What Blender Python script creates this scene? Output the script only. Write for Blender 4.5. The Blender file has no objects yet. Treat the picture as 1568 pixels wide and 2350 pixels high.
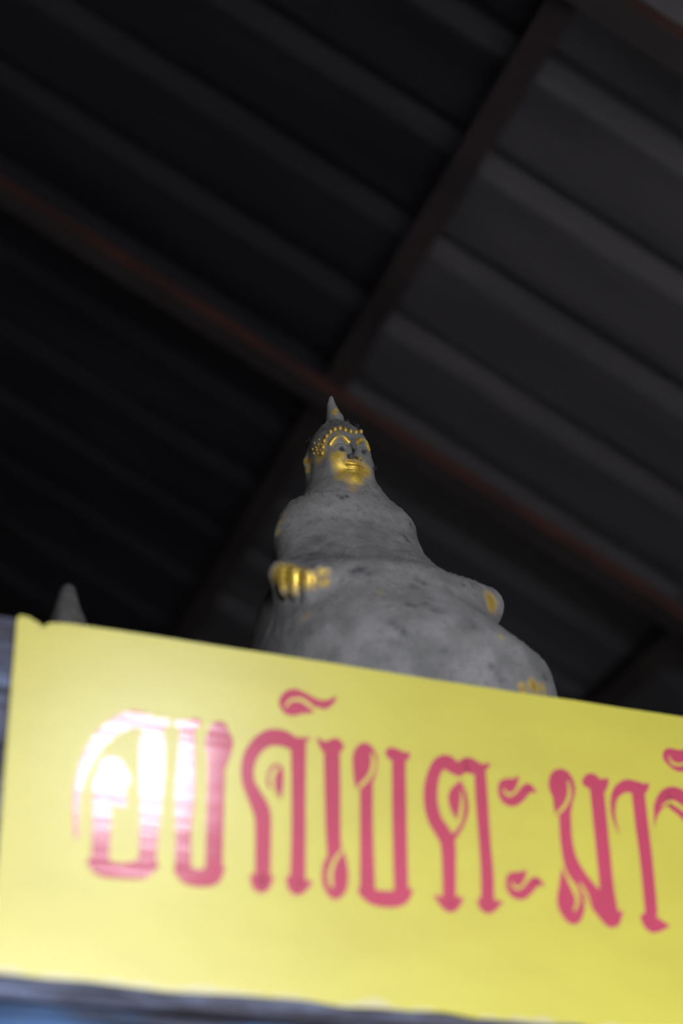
import bpy, bmesh, math, random
import numpy as np
from mathutils import Vector, Matrix
from mathutils.bvhtree import BVHTree
random.seed(4); rng = np.random.default_rng(7)
scene = bpy.context.scene
COL = scene.collection

# ------------------------------------------------------------------ camera
# world axes = axes of the building: X along the sign, Y into the building, Z up
FPX = 3967.0; CX, CY = 784.0, 1175.0
def unit(v):
    v = np.array(v, float); return v / np.linalg.norm(v)
_Z = unit((-134, -6225, FPX)); _d = unit((12486, 2260, FPX))
_X = unit(_d - (_d @ _Z) * _Z); _Y = np.cross(_Z, _X)
RC = np.array([_X, _Y, _Z])                      # camera (right, down, forward) -> world
CAM = np.array([0.0, 0.0, 1.5])
def ray(px, py): return RC @ np.array([(px - CX) / FPX, (py - CY) / FPX, 1.0])
def at(px, py, depth): return CAM + ray(px, py) * depth
cam_data = bpy.data.cameras.new('camera')
cam_data.sensor_fit = 'VERTICAL'; cam_data.sensor_height = 36.0; cam_data.sensor_width = 24.0
cam_data.lens = FPX * 36.0 / 2350.0
cam_data.clip_start = 0.05; cam_data.clip_end = 300
cam_data.dof.use_dof = True; cam_data.dof.focus_distance = 1.99; cam_data.dof.aperture_fstop = 2.0
cam = bpy.data.objects.new('camera', cam_data); COL.objects.link(cam)
M = Matrix.Identity(4)
for i in range(3):
    M[i][0] = RC[i][0]; M[i][1] = -RC[i][1]; M[i][2] = -RC[i][2]; M[i][3] = CAM[i]
cam.matrix_world = M
scene.camera = cam

# ------------------------------------------------------------------ sky light and exposure
w = bpy.data.worlds.new('overcast_sky'); scene.world = w; w.use_nodes = True
bg = w.node_tree.nodes['Background']
bg.inputs['Color'].default_value = (0.91, 0.93, 1.0, 1); bg.inputs['Strength'].default_value = 22.8
vs = scene.view_settings
vs.view_transform = 'Standard'; vs.look = 'None'; vs.gamma = 1.0; vs.use_curve_mapping = False
vs.exposure = 0.0

# ------------------------------------------------------------------ materials
def new_mat(name):
    m = bpy.data.materials.new(name); m.use_nodes = True
    nt = m.node_tree; b = nt.nodes['Principled BSDF']
    return m, nt, b
def node(nt, t, **kw):
    n = nt.nodes.new(t)
    for k, v in kw.items():
        if k in n.inputs.keys() if hasattr(n.inputs, 'keys') else False: n.inputs[k].default_value = v
        else: setattr(n, k, v)
    return n
def noise_mat(name, c1, c2, scale=6.0, rough=0.6, stretch=(1, 1, 1), lo=0.35, hi=0.65, bump=0.0, metallic=0.0, spec=0.5, detail=6.0, bdist=0.002):
    m, nt, b = new_mat(name)
    tc = nt.nodes.new('ShaderNodeTexCoord'); mp = nt.nodes.new('ShaderNodeMapping'); mp.inputs['Scale'].default_value = stretch
    n = nt.nodes.new('ShaderNodeTexNoise'); n.inputs['Scale'].default_value = scale; n.inputs['Detail'].default_value = detail
    r = nt.nodes.new('ShaderNodeValToRGB')
    r.color_ramp.elements[0].position = lo; r.color_ramp.elements[0].color = (*c1, 1)
    r.color_ramp.elements[1].position = hi; r.color_ramp.elements[1].color = (*c2, 1)
    L = nt.links.new
    L(tc.outputs['Object'], mp.inputs['Vector']); L(mp.outputs[0], n.inputs['Vector']); L(n.outputs['Fac'], r.inputs['Fac']); L(r.outputs[0], b.inputs['Base Color'])
    b.inputs['Roughness'].default_value = rough; b.inputs['Metallic'].default_value = metallic; b.inputs['Specular IOR Level'].default_value = spec
    if bump:
        bp = nt.nodes.new('ShaderNodeBump'); bp.inputs['Strength'].default_value = bump; bp.inputs['Distance'].default_value = bdist
        L(n.outputs['Fac'], bp.inputs['Height']); L(bp.outputs[0], b.inputs['Normal'])
    return m

M_FLOOR = noise_mat('trodden_earth', (0.17, 0.16, 0.145), (0.26, 0.245, 0.22), 1.2, 0.85, bump=0.1)
M_WALL = noise_mat('added_plank_wall', (0.075, 0.065, 0.055), (0.12, 0.105, 0.09), 3, 0.8)
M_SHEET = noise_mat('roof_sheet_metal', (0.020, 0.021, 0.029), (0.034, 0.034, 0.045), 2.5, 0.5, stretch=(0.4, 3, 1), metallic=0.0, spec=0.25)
M_SHEET2 = noise_mat('roof_sheet_metal_lighter', (0.072, 0.069, 0.082), (0.115, 0.109, 0.124), 2.5, 0.5, stretch=(0.4, 3, 1), metallic=0.0, spec=0.25)  # lighter tone than the sheets above the middle purlin
M_PURLIN = noise_mat('rusty_brown_steel', (0.032, 0.025, 0.028), (0.056, 0.042, 0.045), 5, 0.6)
M_RAFTER = noise_mat('red_oxide_steel', (0.045, 0.024, 0.022), (0.09, 0.032, 0.024), 6, 0.55)
M_DUSTY = noise_mat('dusty_steel_underside', (0.040, 0.034, 0.038), (0.065, 0.055, 0.060), 5, 0.6)
M_FRAME = noise_mat('window_frame_paint', (0.09, 0.08, 0.07), (0.13, 0.12, 0.1), 6, 0.6)

def blue_wood(name, blue, grey, cover):
    m, nt, b = new_mat(name); L = nt.links.new
    tc = nt.nodes.new('ShaderNodeTexCoord')
    mp = nt.nodes.new('ShaderNodeMapping'); mp.inputs['Scale'].default_value = (1.0, 6.0, 6.0)
    n = nt.nodes.new('ShaderNodeTexNoise'); n.inputs['Scale'].default_value = 7.0; n.inputs['Detail'].default_value = 7.0; n.inputs['Roughness'].default_value = 0.62
    mp2 = nt.nodes.new('ShaderNodeMapping'); mp2.inputs['Scale'].default_value = (1.5, 14.0, 14.0); mp2.inputs['Location'].default_value = (3, 1, 2)
    n2 = nt.nodes.new('ShaderNodeTexNoise'); n2.inputs['Scale'].default_value = 7.0; n2.inputs['Detail'].default_value = 5.0
    r = nt.nodes.new('ShaderNodeValToRGB'); r.color_ramp.elements[0].position = cover - 0.07; r.color_ramp.elements[1].position = cover + 0.07
    r.color_ramp.elements[0].color = (*grey, 1); r.color_ramp.elements[1].color = (*blue, 1)
    r2 = nt.nodes.new('ShaderNodeValToRGB'); r2.color_ramp.elements[0].position = 0.32; r2.color_ramp.elements[1].position = 0.62
    r2.color_ramp.elements[0].color = (0.28, 0.25, 0.24, 1); r2.color_ramp.elements[1].color = (1.15, 1.15, 1.2, 1)
    mx = nt.nodes.new('ShaderNodeMix'); mx.data_type = 'RGBA'; mx.blend_type = 'MULTIPLY'; mx.inputs[0].default_value = 1.0
    L(tc.outputs['Object'], mp.inputs[0]); L(mp.outputs[0], n.inputs['Vector']); L(tc.outputs['Object'], mp2.inputs[0]); L(mp2.outputs[0], n2.inputs['Vector'])
    L(n.outputs['Fac'], r.inputs[0]); L(n2.outputs['Fac'], r2.inputs[0]); L(r.outputs[0], mx.inputs[6]); L(r2.outputs[0], mx.inputs[7]); L(mx.outputs[2], b.inputs['Base Color'])
    b.inputs['Roughness'].default_value = 0.75; b.inputs['Specular IOR Level'].default_value = 0.25
    bp = nt.nodes.new('ShaderNodeBump'); bp.inputs['Strength'].default_value = 0.5; bp.inputs['Distance'].default_value = 0.002
    L(n2.outputs['Fac'], bp.inputs['Height']); L(bp.outputs[0], b.inputs['Normal'])
    return m
M_BOARD = blue_wood('grey_blue_weathered_board', (0.15, 0.185, 0.285), (0.075, 0.076, 0.105), 0.50)
M_APRON = blue_wood('flaking_blue_board', (0.055, 0.115, 0.24), (0.07, 0.076, 0.11), 0.45)
M_WOOD = noise_mat('bare_grey_wood', (0.10, 0.085, 0.07), (0.19, 0.165, 0.14), 9, 0.8, stretch=(1, 10, 10), bump=0.2)

def gloss_paint(name, col, col2, rough, coat, coat_rough, bump, ior=1.7):
    m, nt, b = new_mat(name); L = nt.links.new
    tc = nt.nodes.new('ShaderNodeTexCoord'); mp = nt.nodes.new('ShaderNodeMapping'); mp.inputs['Scale'].default_value = (2.0, 1.0, 32.0)
    n = nt.nodes.new('ShaderNodeTexNoise'); n.inputs['Scale'].default_value = 4.0; n.inputs['Detail'].default_value = 4.0
    mpb = nt.nodes.new('ShaderNodeMapping'); mpb.inputs['Scale'].default_value = (1.0, 1.0, 2.2)
    nb = nt.nodes.new('ShaderNodeTexNoise'); nb.inputs['Scale'].default_value = 9.0; nb.inputs['Detail'].default_value = 5.0
    r = nt.nodes.new('ShaderNodeValToRGB'); r.color_ramp.elements[0].position = 0.35; r.color_ramp.elements[1].position = 0.62
    r.color_ramp.elements[0].color = (*col2, 1); r.color_ramp.elements[1].color = (*col, 1)
    bp = nt.nodes.new('ShaderNodeBump'); bp.inputs['Strength'].default_value = bump; bp.inputs['Distance'].default_value = 0.0004
    L(tc.outputs['Object'], mp.inputs[0]); L(mp.outputs[0], n.inputs['Vector']); L(n.outputs['Fac'], bp.inputs['Height'])
    L(tc.outputs['Object'], mpb.inputs[0]); L(mpb.outputs[0], nb.inputs['Vector']); L(nb.outputs['Fac'], r.inputs[0]); L(r.outputs[0], b.inputs['Base Color'])
    L(bp.outputs[0], b.inputs['Normal']); L(bp.outputs[0], b.inputs['Coat Normal'])
    b.inputs['Roughness'].default_value = rough; b.inputs['Coat Weight'].default_value = coat; b.inputs['Coat Roughness'].default_value = coat_rough
    b.inputs['Coat IOR'].default_value = ior
    return m
M_YELLOW = gloss_paint('yellow_sign_paint', (0.64, 0.585, 0.065), (0.60, 0.54, 0.06), 0.6, 1.0, 0.27, 0.15, 2.0)
def worn_edge(m, zline):
    nt = m.node_tree; L = nt.links.new; b = nt.nodes['Principled BSDF']; src = b.inputs['Base Color'].links[0].from_socket
    tc = nt.nodes.new('ShaderNodeTexCoord'); sx = nt.nodes.new('ShaderNodeSeparateXYZ'); L(tc.outputs['Object'], sx.inputs[0])
    n = nt.nodes.new('ShaderNodeTexNoise'); n.inputs['Scale'].default_value = 26.0; n.inputs['Detail'].default_value = 5.0; L(tc.outputs['Object'], n.inputs['Vector'])
    ma = nt.nodes.new('ShaderNodeMath'); ma.operation = 'MULTIPLY_ADD'; L(n.outputs['Fac'], ma.inputs[0]); ma.inputs[1].default_value = 0.030; ma.inputs[2].default_value = zline - 0.012
    lt = nt.nodes.new('ShaderNodeMath'); lt.operation = 'SUBTRACT'; L(ma.outputs[0], lt.inputs[0]); L(sx.outputs['Z'], lt.inputs[1])
    mr = nt.nodes.new('ShaderNodeMapRange'); L(lt.outputs[0], mr.inputs[0]); mr.inputs[1].default_value = 0.0; mr.inputs[2].default_value = 0.003
    mx = nt.nodes.new('ShaderNodeMix'); mx.data_type = 'RGBA'; L(mr.outputs[0], mx.inputs[0]); L(src, mx.inputs[6]); mx.inputs[7].default_value = (0.62, 0.57, 0.28, 1)
    L(mx.outputs[2], b.inputs['Base Color'])
worn_edge(M_YELLOW, 1.9185)
M_PINK = gloss_paint('pink_red_gloss_lettering', (0.57, 0.065, 0.135), (0.52, 0.058, 0.12), 0.4, 1.0, 0.11, 0.6, 1.85)

def statue_mat(name):
    m, nt, b = new_mat(name); L = nt.links.new
    tc = nt.nodes.new('ShaderNodeTexCoord')
    ag = nt.nodes.new('ShaderNodeAttribute'); ag.attribute_name = 'gold'
    ad = nt.nodes.new('ShaderNodeAttribute'); ad.attribute_name = 'dark'
    def nz(scale, detail=5.0, rough=0.6):
        n = nt.nodes.new('ShaderNodeTexNoise'); n.inputs['Scale'].default_value = scale; n.inputs['Detail'].default_value = detail; n.inputs['Roughness'].default_value = rough
        L(tc.outputs['Object'], n.inputs['Vector']); return n
    def ramp(src, p0, c0, p1, c1):
        r = nt.nodes.new('ShaderNodeValToRGB'); r.color_ramp.elements[0].position = p0; r.color_ramp.elements[1].position = p1
        r.color_ramp.elements[0].color = (*c0, 1); r.color_ramp.elements[1].color = (*c1, 1); L(src, r.inputs[0]); return r
    def math_(op, a, bb, clamp=False):
        n = nt.nodes.new('ShaderNodeMath'); n.operation = op; n.use_clamp = clamp
        for i, v in enumerate((a, bb)):
            if isinstance(v, (int, float)): n.inputs[i].default_value = v
            else: L(v, n.inputs[i])
        return n.outputs[0]
    big = nz(28.0); fine = nz(420.0, 3.0); mid = nz(110.0, 6.0, 0.7)
    dust = ramp(big.outputs['Fac'], 0.34, (0.165, 0.169, 0.172), 0.66, (0.28, 0.279, 0.293))
    # specks and flakes of darker soot
    sp = ramp(mid.outputs['Fac'], 0.52, (0, 0, 0), 0.72, (1, 1, 1))
    spf = ramp(fine.outputs['Fac'], 0.62, (0, 0, 0), 0.70, (1, 1, 1))
    dk = math_('MULTIPLY', ad.outputs['Fac'], math_('ADD', mid.outputs['Fac'], 0.55))
    dk = math_('ADD', dk, math_('MULTIPLY', sp.outputs[0], 0.45)); dk = math_('ADD', dk, math_('MULTIPLY', spf.outputs[0], 0.35), True)
    mixd = nt.nodes.new('ShaderNodeMix'); mixd.data_type = 'RGBA'; L(dk, mixd.inputs[0]); L(dust.outputs[0], mixd.inputs[6]); mixd.inputs[7].default_value = (0.05, 0.051, 0.058, 1)
    goldc = ramp(mid.outputs['Fac'], 0.3, (0.60, 0.36, 0.04), 0.65, (0.95, 0.70, 0.14))
    g = math_('ADD', ag.outputs['Fac'], math_('MULTIPLY', math_('SUBTRACT', mid.outputs['Fac'], 0.5), 0.45))
    gm = ramp(g, 0.15, (0, 0, 0), 0.75, (1, 1, 1))
    mixc = nt.nodes.new('ShaderNodeMix'); mixc.data_type = 'RGBA'; L(gm.outputs[0], mixc.inputs[0]); L(mixd.outputs[2], mixc.inputs[6]); L(goldc.outputs[0], mixc.inputs[7])
    L(mixc.outputs[2], b.inputs['Base Color'])
    L(math_('MULTIPLY', gm.outputs[0], 0.6), b.inputs['Metallic'])
    L(math_('SUBTRACT', 0.9, math_('MULTIPLY', gm.outputs[0], 0.5)), b.inputs['Roughness'])
    bp = nt.nodes.new('ShaderNodeBump'); bp.inputs['Strength'].default_value = 0.25; bp.inputs['Distance'].default_value = 0.0012
    L(mid.outputs['Fac'], bp.inputs['Height']); L(bp.outputs[0], b.inputs['Normal'])
    b.inputs['Specular IOR Level'].default_value = 0.25
    return m
M_STATUE = statue_mat('dusty_gilded_plaster')
M_GOLD = noise_mat('gilding', (0.45, 0.28, 0.05), (0.90, 0.66, 0.17), 260, 0.5, metallic=0.5)
M_DUST = noise_mat('thick_grey_dust', (0.17, 0.173, 0.18), (0.24, 0.24, 0.25), 60, 0.9, bump=0.3)
M_LINT = noise_mat('soot_lint', (0.05, 0.052, 0.058), (0.12, 0.12, 0.13), 300, 0.95)

# ------------------------------------------------------------------ helpers
def obj(name, verts, faces, mat, parent=None, smooth=False):
    me = bpy.data.meshes.new(name); me.from_pydata([tuple(map(float, v)) for v in verts], [], faces); me.materials.append(mat); me.update()
    bm = bmesh.new(); bm.from_mesh(me); bmesh.ops.recalc_face_normals(bm, faces=bm.faces); bm.to_mesh(me); bm.free()
    if smooth: me.polygons.foreach_set('use_smooth', [True] * len(me.polygons))
    o = bpy.data.objects.new(name, me); COL.objects.link(o)
    if parent: o.parent = parent
    return o
def box(name, lo, hi, mat, parent=None, bevel=0.0, jitter=0.0):
    bm = bmesh.new(); bmesh.ops.create_cube(bm, size=1.0)
    lo = Vector(lo); hi = Vector(hi); c = (lo + hi) / 2; s = hi - lo
    for v in bm.verts: v.co = Vector((v.co.x * s.x, v.co.y * s.y, v.co.z * s.z)) + c
    if bevel: bmesh.ops.bevel(bm, geom=list(bm.edges), offset=bevel, segments=2, affect='EDGES')
    me = bpy.data.meshes.new(name); bm.to_mesh(me); bm.free(); me.materials.append(mat)
    o = bpy.data.objects.new(name, me); COL.objects.link(o)
    if parent: o.parent = parent
    return o
def empty(name, loc=(0, 0, 0)):
    o = bpy.data.objects.new(name, None); COL.objects.link(o); o.location = loc; o.empty_display_size = 0.05; return o
def tag(o, label=None, cat=None, group=None, kind=None):
    for k, v in (('label', label), ('category', cat), ('group', group), ('kind', kind)):
        if v: o[k] = v
    return o

# ------------------------------------------------------------------ roof, walls, floor
SLOPE = math.radians(27.0); TS = math.tan(SLOPE)
PA = at(830, 780, 3.75)                                  # a point where the middle purlin touches the sheets
def zroof(x): return PA[2] - TS * (x - PA[0])
XP = float(PA[0]); XRIDGE = XP - 2.3; XEAVE = XP + 2.7
Y0, Y1 = -1.5, 8.2
PITCH = 0.25; NRIB = 3
cs, sn = math.cos(SLOPE), math.sin(SLOPE)
def sheet(name, xa, xb, y0, mat, parent, lift):
    """one trapezoid-ribbed roofing sheet, ribs running down the slope from xa to xb"""
    prof = []
    for k in range(NRIB):
        b = k * PITCH
        for (yy, zz) in ((0.0, 0.0), (0.045, 0.0), (0.060, 0.024), (0.088, 0.024), (0.126, 0.002), (0.140, 0.0), (0.200, 0.001)):
            prof.append((b + yy, zz))
    prof.append((NRIB * PITCH + 0.02, 0.0))
    vs_, fs = [], []
    for (yy, zz) in prof:
        for xx in (xa, xb):
            vs_.append((xx + sn * (zz + lift), y0 + yy, zroof(xx) + cs * (zz + lift)))
    n = len(prof)
    for i in range(n - 1): fs.append((2 * i, 2 * i + 1, 2 * i + 3, 2 * i + 2))
    # thickness
    off = len(vs_)
    vs_ += [(x + sn * 0.0012, y, z + cs * 0.0012) for (x, y, z) in vs_]
    for i in range(n - 1): fs.append((off + 2 * i, off + 2 * i + 2, off + 2 * i + 3, off + 2 * i + 1))
    for j in (0, 1):
        for i in range(n - 1):
            a, c = 2 * i + j, 2 * i + 2 + j; fs.append((a, c, off + c, off + a))
    for i in (0, n - 1):
        a, c = 2 * i, 2 * i + 1; fs.append((a, c, off + c, off + a))
    return obj(name, vs_, fs, mat, parent)
ceiling = tag(empty('ceiling', (0, 0, 0)), 'dark ribbed metal roof seen from below with rusty steel frame', kind='structure')
PY = 0.06                                                # phase of the ribs along Y
k = 0; y = Y0 + PY
while y < Y1:
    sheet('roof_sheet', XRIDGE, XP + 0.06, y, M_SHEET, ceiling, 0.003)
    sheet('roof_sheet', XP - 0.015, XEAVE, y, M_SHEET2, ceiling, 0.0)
    y += NRIB * PITCH
def slope_beam(name, yc, wid, top, depth, mat, xa=XRIDGE, xb=XEAVE - 0.1):
    vs_ = []
    for xx in (xa, xb):
        for (dy, dz) in ((-wid / 2, -top), (wid / 2, -top), (wid / 2, -top - depth), (-wid / 2, -top - depth)):
            vs_.append((xx + sn * dz, yc + dy, zroof(xx) + cs * dz))
    o = obj(name, vs_, [(0, 1, 2, 3), (7, 6, 5, 4), (0, 4, 5, 1), (1, 5, 6, 2), (2, 6, 7, 3), (3, 7, 4, 0)], mat, ceiling)
    o.data.materials.append(M_DUSTY)
    for p in o.data.polygons: p.material_index = 1 if p.normal.z < -0.5 else 0
    return o
def purlin(name, x, wid, depth, mat):
    vs_ = []
    for yy in (Y0, Y1):
        for (a, dz) in ((-wid / 2, -0.001), (wid / 2, -0.001), (wid / 2, -depth), (-wid / 2, -depth)):
            vs_.append((x + a * cs + sn * dz, yy, zroof(x) - a * sn + cs * dz))
    return obj(name, vs_, [(0, 1, 2, 3), (7, 6, 5, 4), (0, 4, 5, 1), (1, 5, 6, 2), (2, 6, 7, 3), (3, 7, 4, 0)], mat, ceiling)
def roof_hit(px, py, drop=0.0):
    r = ray(px, py); # z = zroof(x)-drop/cos
    t = (PA[2] + TS * PA[0] - drop / cs - CAM[2] - TS * CAM[0]) / (r[2] + TS * r[0])
    return CAM + r * t
PW, PD = 0.05, 0.09
purlin('purlin', XP, PW, PD, M_PURLIN)
x2 = float(roof_hit(1500, 1575, PD)[0]); 
purlin('purlin', x2, PW, PD, M_PURLIN)
purlin('purlin', XRIDGE + 0.05, PW, PD, M_PURLIN)
ra = roof_hit(745, 892, PD); rb_ = roof_hit(1455, 30, PD)
YR = float(ra[1]); YR2 = float(rb_[1])
slope_beam('rafter', YR, 0.055, PD, 0.032, M_RAFTER)
slope_beam('rafter', YR2, 0.055, PD, 0.032, M_RAFTER)
# other side of the gable (out of view): one plain slope closes the roof
ZR = zroof(XRIDGE); XL = XRIDGE - 2.6
obj('roof_slope', [(XRIDGE, Y0, ZR), (XRIDGE, Y1, ZR), (XL, Y1, ZR - 2.6 * TS), (XL, Y0, ZR - 2.6 * TS),
                   (XRIDGE, Y0, ZR + .03), (XRIDGE, Y1, ZR + .03), (XL, Y1, ZR - 2.6 * TS + .03), (XL, Y0, ZR - 2.6 * TS + .03)],
    [(0, 1, 2, 3), (7, 6, 5, 4), (0, 4, 5, 1), (1, 5, 6, 2), (2, 6, 7, 3), (3, 7, 4, 0)], M_SHEET, ceiling)

tag(box('floor', (-30, -40, -0.1), (40, 40, 0.0), M_FLOOR), 'trodden earth floor running out into the yard', kind='structure')
gb = []
for yy in (Y1 - 0.1, Y1): gb += [(XL, yy, 0), (XEAVE - 0.2, yy, 0), (XEAVE - 0.2, yy, zroof(XEAVE - 0.2) - .01), (XRIDGE, yy, ZR - .01), (XL, yy, ZR - 2.6 * TS - .01)]
tag(obj('wall_back_added', gb, [(0, 1, 2, 3, 4), (9, 8, 7, 6, 5)] + [(i, 5 + i, 5 + (i + 1) % 5, (i + 1) % 5) for i in range(5)], M_WALL), 'unseen back wall added to keep sky light off the roof', kind='structure')  # unseen, added so no sky lights the roof from behind
tag(box('wall_left_added', (XL + 0.1, Y0 + .1, 0), (XL + 0.2, Y1 - 0.1, ZR - 2.5 * TS - 0.002), M_WALL), 'unseen left wall added to keep sky light off the roof', kind='structure')  # unseen, added up to the roof to stop sky leaking in
tag(box('wall_right_added', (XEAVE - 0.3, Y0 + .1, 0), (XEAVE - 0.2, Y1 - 0.1, zroof(XEAVE - 0.2) - 0.002), M_WALL), 'unseen right wall added to shut out side sky light', kind='structure')  # unseen, added to cut the sky light from the right
# unseen front wall, added to shape light; vent window sized to the sign glare
YF = -1.38; SIGN_Y = 1.3147
def mirror_hit(px, py):
    r = ray(px, py); t = SIGN_Y / r[1]; p = CAM + r * t; q = p + np.array([r[0], -r[1], r[2]]) * ((SIGN_Y - YF) / r[1]); return p, q
WX0 = float(mirror_hit(150, 1800)[1][0]); WX1 = float(mirror_hit(470, 1800)[1][0])
WZ1 = float(mirror_hit(300, 1625)[1][2]); WZ0 = float(mirror_hit(300, 1875)[1][2])
LINT = 2.38; XD0, XD1 = -0.45, 1.2                     # doorway sized for how much sky light enters
print('window', WX0, WX1, WZ0, WZ1, 'lintel', LINT, 'roof z there', zroof(WX0), zroof(WX1))
def gable_piece(xa, xb, za, top=None):
    T = 0.08; vs_ = []
    for yy in (YF - T, YF):
        for xx in (xa, xb): vs_ += [(xx, yy, za), (xx, yy, (zroof(xx) - 0.01) if top is None else top)]
    return vs_
gv, gf = [], []
for args in ((XRIDGE, min(WX0, XD0), 0.0), (XD1, XEAVE - 0.2, 0.0), (min(WX0, XD0), XD0, 0.0, LINT), (WX1, XD1, LINT), (min(WX0, XD0), WX0, LINT), (WX0, WX1, LINT, WZ0), (WX0, WX1, WZ1)):
    if args[1] - args[0] < 1e-4: continue
    o0 = len(gv); gv += gable_piece(*args)
    gf += [tuple(o0 + i for i in f) for f in ((0, 1, 3, 2), (4, 6, 7, 5), (0, 4, 5, 1), (2, 3, 7, 6), (0, 2, 6, 4), (1, 5, 7, 3))]
o0 = len(gv)
for yy in (YF - 0.08, YF): gv += [(XRIDGE, yy, 0), (XRIDGE, yy, ZR - .01), (XL, yy, ZR - 2.6 * TS), (XL, yy, 0)]
gf += [tuple(o0 + i for i in f) for f in ((0, 1, 2, 3), (7, 6, 5, 4), (0, 4, 5, 1), (1, 5, 6, 2), (2, 6, 7, 3), (3, 7, 4, 0))]
tag(obj('wall_front_added', gv, gf, M_WALL), 'unseen front wall added behind the viewer to limit sky light', kind='structure')
win = tag(empty('window_1', (WX0, YF, WZ0)), 'small open vent window in the added front wall', kind='structure')
for (lo, hi) in (((WX0 - .03, YF, WZ0 - .03), (WX1 + .03, YF + .02, WZ0)), ((WX0 - .03, YF, WZ1), (WX1 + .03, YF + .02, WZ1 + .03)),
                 ((WX0 - .03, YF, WZ0), (WX0, YF + .02, WZ1)), ((WX1, YF, WZ0), (WX1 + .03, YF + .02, WZ1))):
    f = box('window_frame', lo, hi, M_FRAME); f.parent = win; f.matrix_parent_inverse = Matrix.Translation((-WX0, -YF, -WZ0))

# light portals in the two openings: they only guide the sampling of the sky through them
for (xa, xb, za, zb) in ((XD0, XD1, 0.0, LINT), (WX0, WX1, WZ0, WZ1)):
    ld = bpy.data.lights.new('sky_portal', 'AREA'); ld.shape = 'RECTANGLE'; ld.size = xb - xa; ld.size_y = zb - za; ld.cycles.is_portal = True
    lo_ = bpy.data.objects.new('sky_portal', ld); COL.objects.link(lo_); lo_.location = ((xa + xb) / 2, YF + 0.001, (za + zb) / 2); lo_.rotation_euler = (math.radians(90), 0, 0)
# ------------------------------------------------------------------ altar stand
ST, SB = 2.2300, 1.9180                                   # top and bottom of the sign
SHELF = 2.2305
altar = tag(empty('altar_stand', (0.9, 1.9, 0)), 'weathered blue-grey wooden altar stand behind the yellow sign', 'altar')
def abox(name, lo, hi, mat, bevel=0.002):
    o = box(name, lo, hi, mat, None, bevel); o.parent = altar; o.matrix_parent_inverse = Matrix.Translation((-0.9, -1.9, 0)); return o
abox('fascia_board', (-0.25, SIGN_Y + 0.006, SB - 0.015), (2.0, SIGN_Y + 0.030, SHELF), M_BOARD)
abox('apron_board', (-0.25, SIGN_Y + 0.014, SB - 0.20), (2.0, SIGN_Y + 0.036, SB - 0.017), M_APRON)
for i in range(5):
    y = SIGN_Y + 0.038 + i * 0.25
    abox('shelf_plank', (-0.25, y, SHELF - 0.03), (2.0, y + 0.246, SHELF), M_WOOD)
for xx in (-0.22, 1.9):
    for yy in (SIGN_Y + 0.045, SIGN_Y + 1.18):
        abox('leg', (xx, yy, 0), (xx + 0.07, yy + 0.07, SHELF - 0.031), M_WOOD)

# ------------------------------------------------------------------ sign board
sign = tag(empty('sign_board', (0.2, SIGN_Y, SB)), 'long yellow sign board with pinkish red Thai lettering across the altar front', 'sign')
def on_sign(px, py):
    r = ray(px, py); p = CAM + r * (SIGN_Y / r[1]); return float(p[0]), float(p[2])
def to_sign(o):
    o.parent = sign; o.matrix_parent_inverse = Matrix.Translation((-0.2, -SIGN_Y, -SB)); return o
top_edge = []
XS1 = 1.75
nx, nz_ = on_sign(97, 1432)
outline = [(0.2004, SB + .001), (0.197, ST - .004), (0.199, ST)]
outline += [(nx - 0.012, ST - .0004), (nx - 0.003, ST - 0.005), (nx + 0.001, ST - 0.0085), (nx + 0.006, ST - 0.003), (nx + 0.02, ST - 0.001)]
outline += [(x, ST - 0.0012 * random.random()) for x in np.arange(nx + .06, XS1, 0.05)] + [(XS1, ST), (XS1, SB)]
bx_, bz_ = on_sign(392, 2275)
for x in np.arange(XS1 - .03, 0.22, -0.03):
    outline.append((x, SB + 0.0012 * math.sin(x * 47) + 0.0008 * math.sin(x * 111) - (0.0035 * math.exp(-((x - bx_ + 0.02) / 0.02) ** 2)) + 0.0035 * math.exp(-((x - bx_ - 0.012) / 0.008) ** 2)))
n = len(outline); YT = SIGN_Y + 0.005
sv = [(x, SIGN_Y, z) for x, z in outline] + [(x, YT, z) for x, z in outline]
me = bpy.data.meshes.new('panel'); bm = bmesh.new()
bv = [bm.verts.new(v) for v in sv]
bm.faces.new(bv[:n]); bm.faces.new(bv[n:][::-1])
for i in range(n): j = (i + 1) % n; bm.faces.new((bv[i], bv[n + i], bv[n + j], bv[j]))
bmesh.ops.triangulate(bm, faces=[f for f in bm.faces if len(f.verts) > 4])
bmesh.ops.recalc_face_normals(bm, faces=bm.faces); bm.to_mesh(me); bm.free(); me.materials.append(M_YELLOW)
panel = bpy.data.objects.new('panel', me); COL.objects.link(panel); to_sign(panel)

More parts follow.
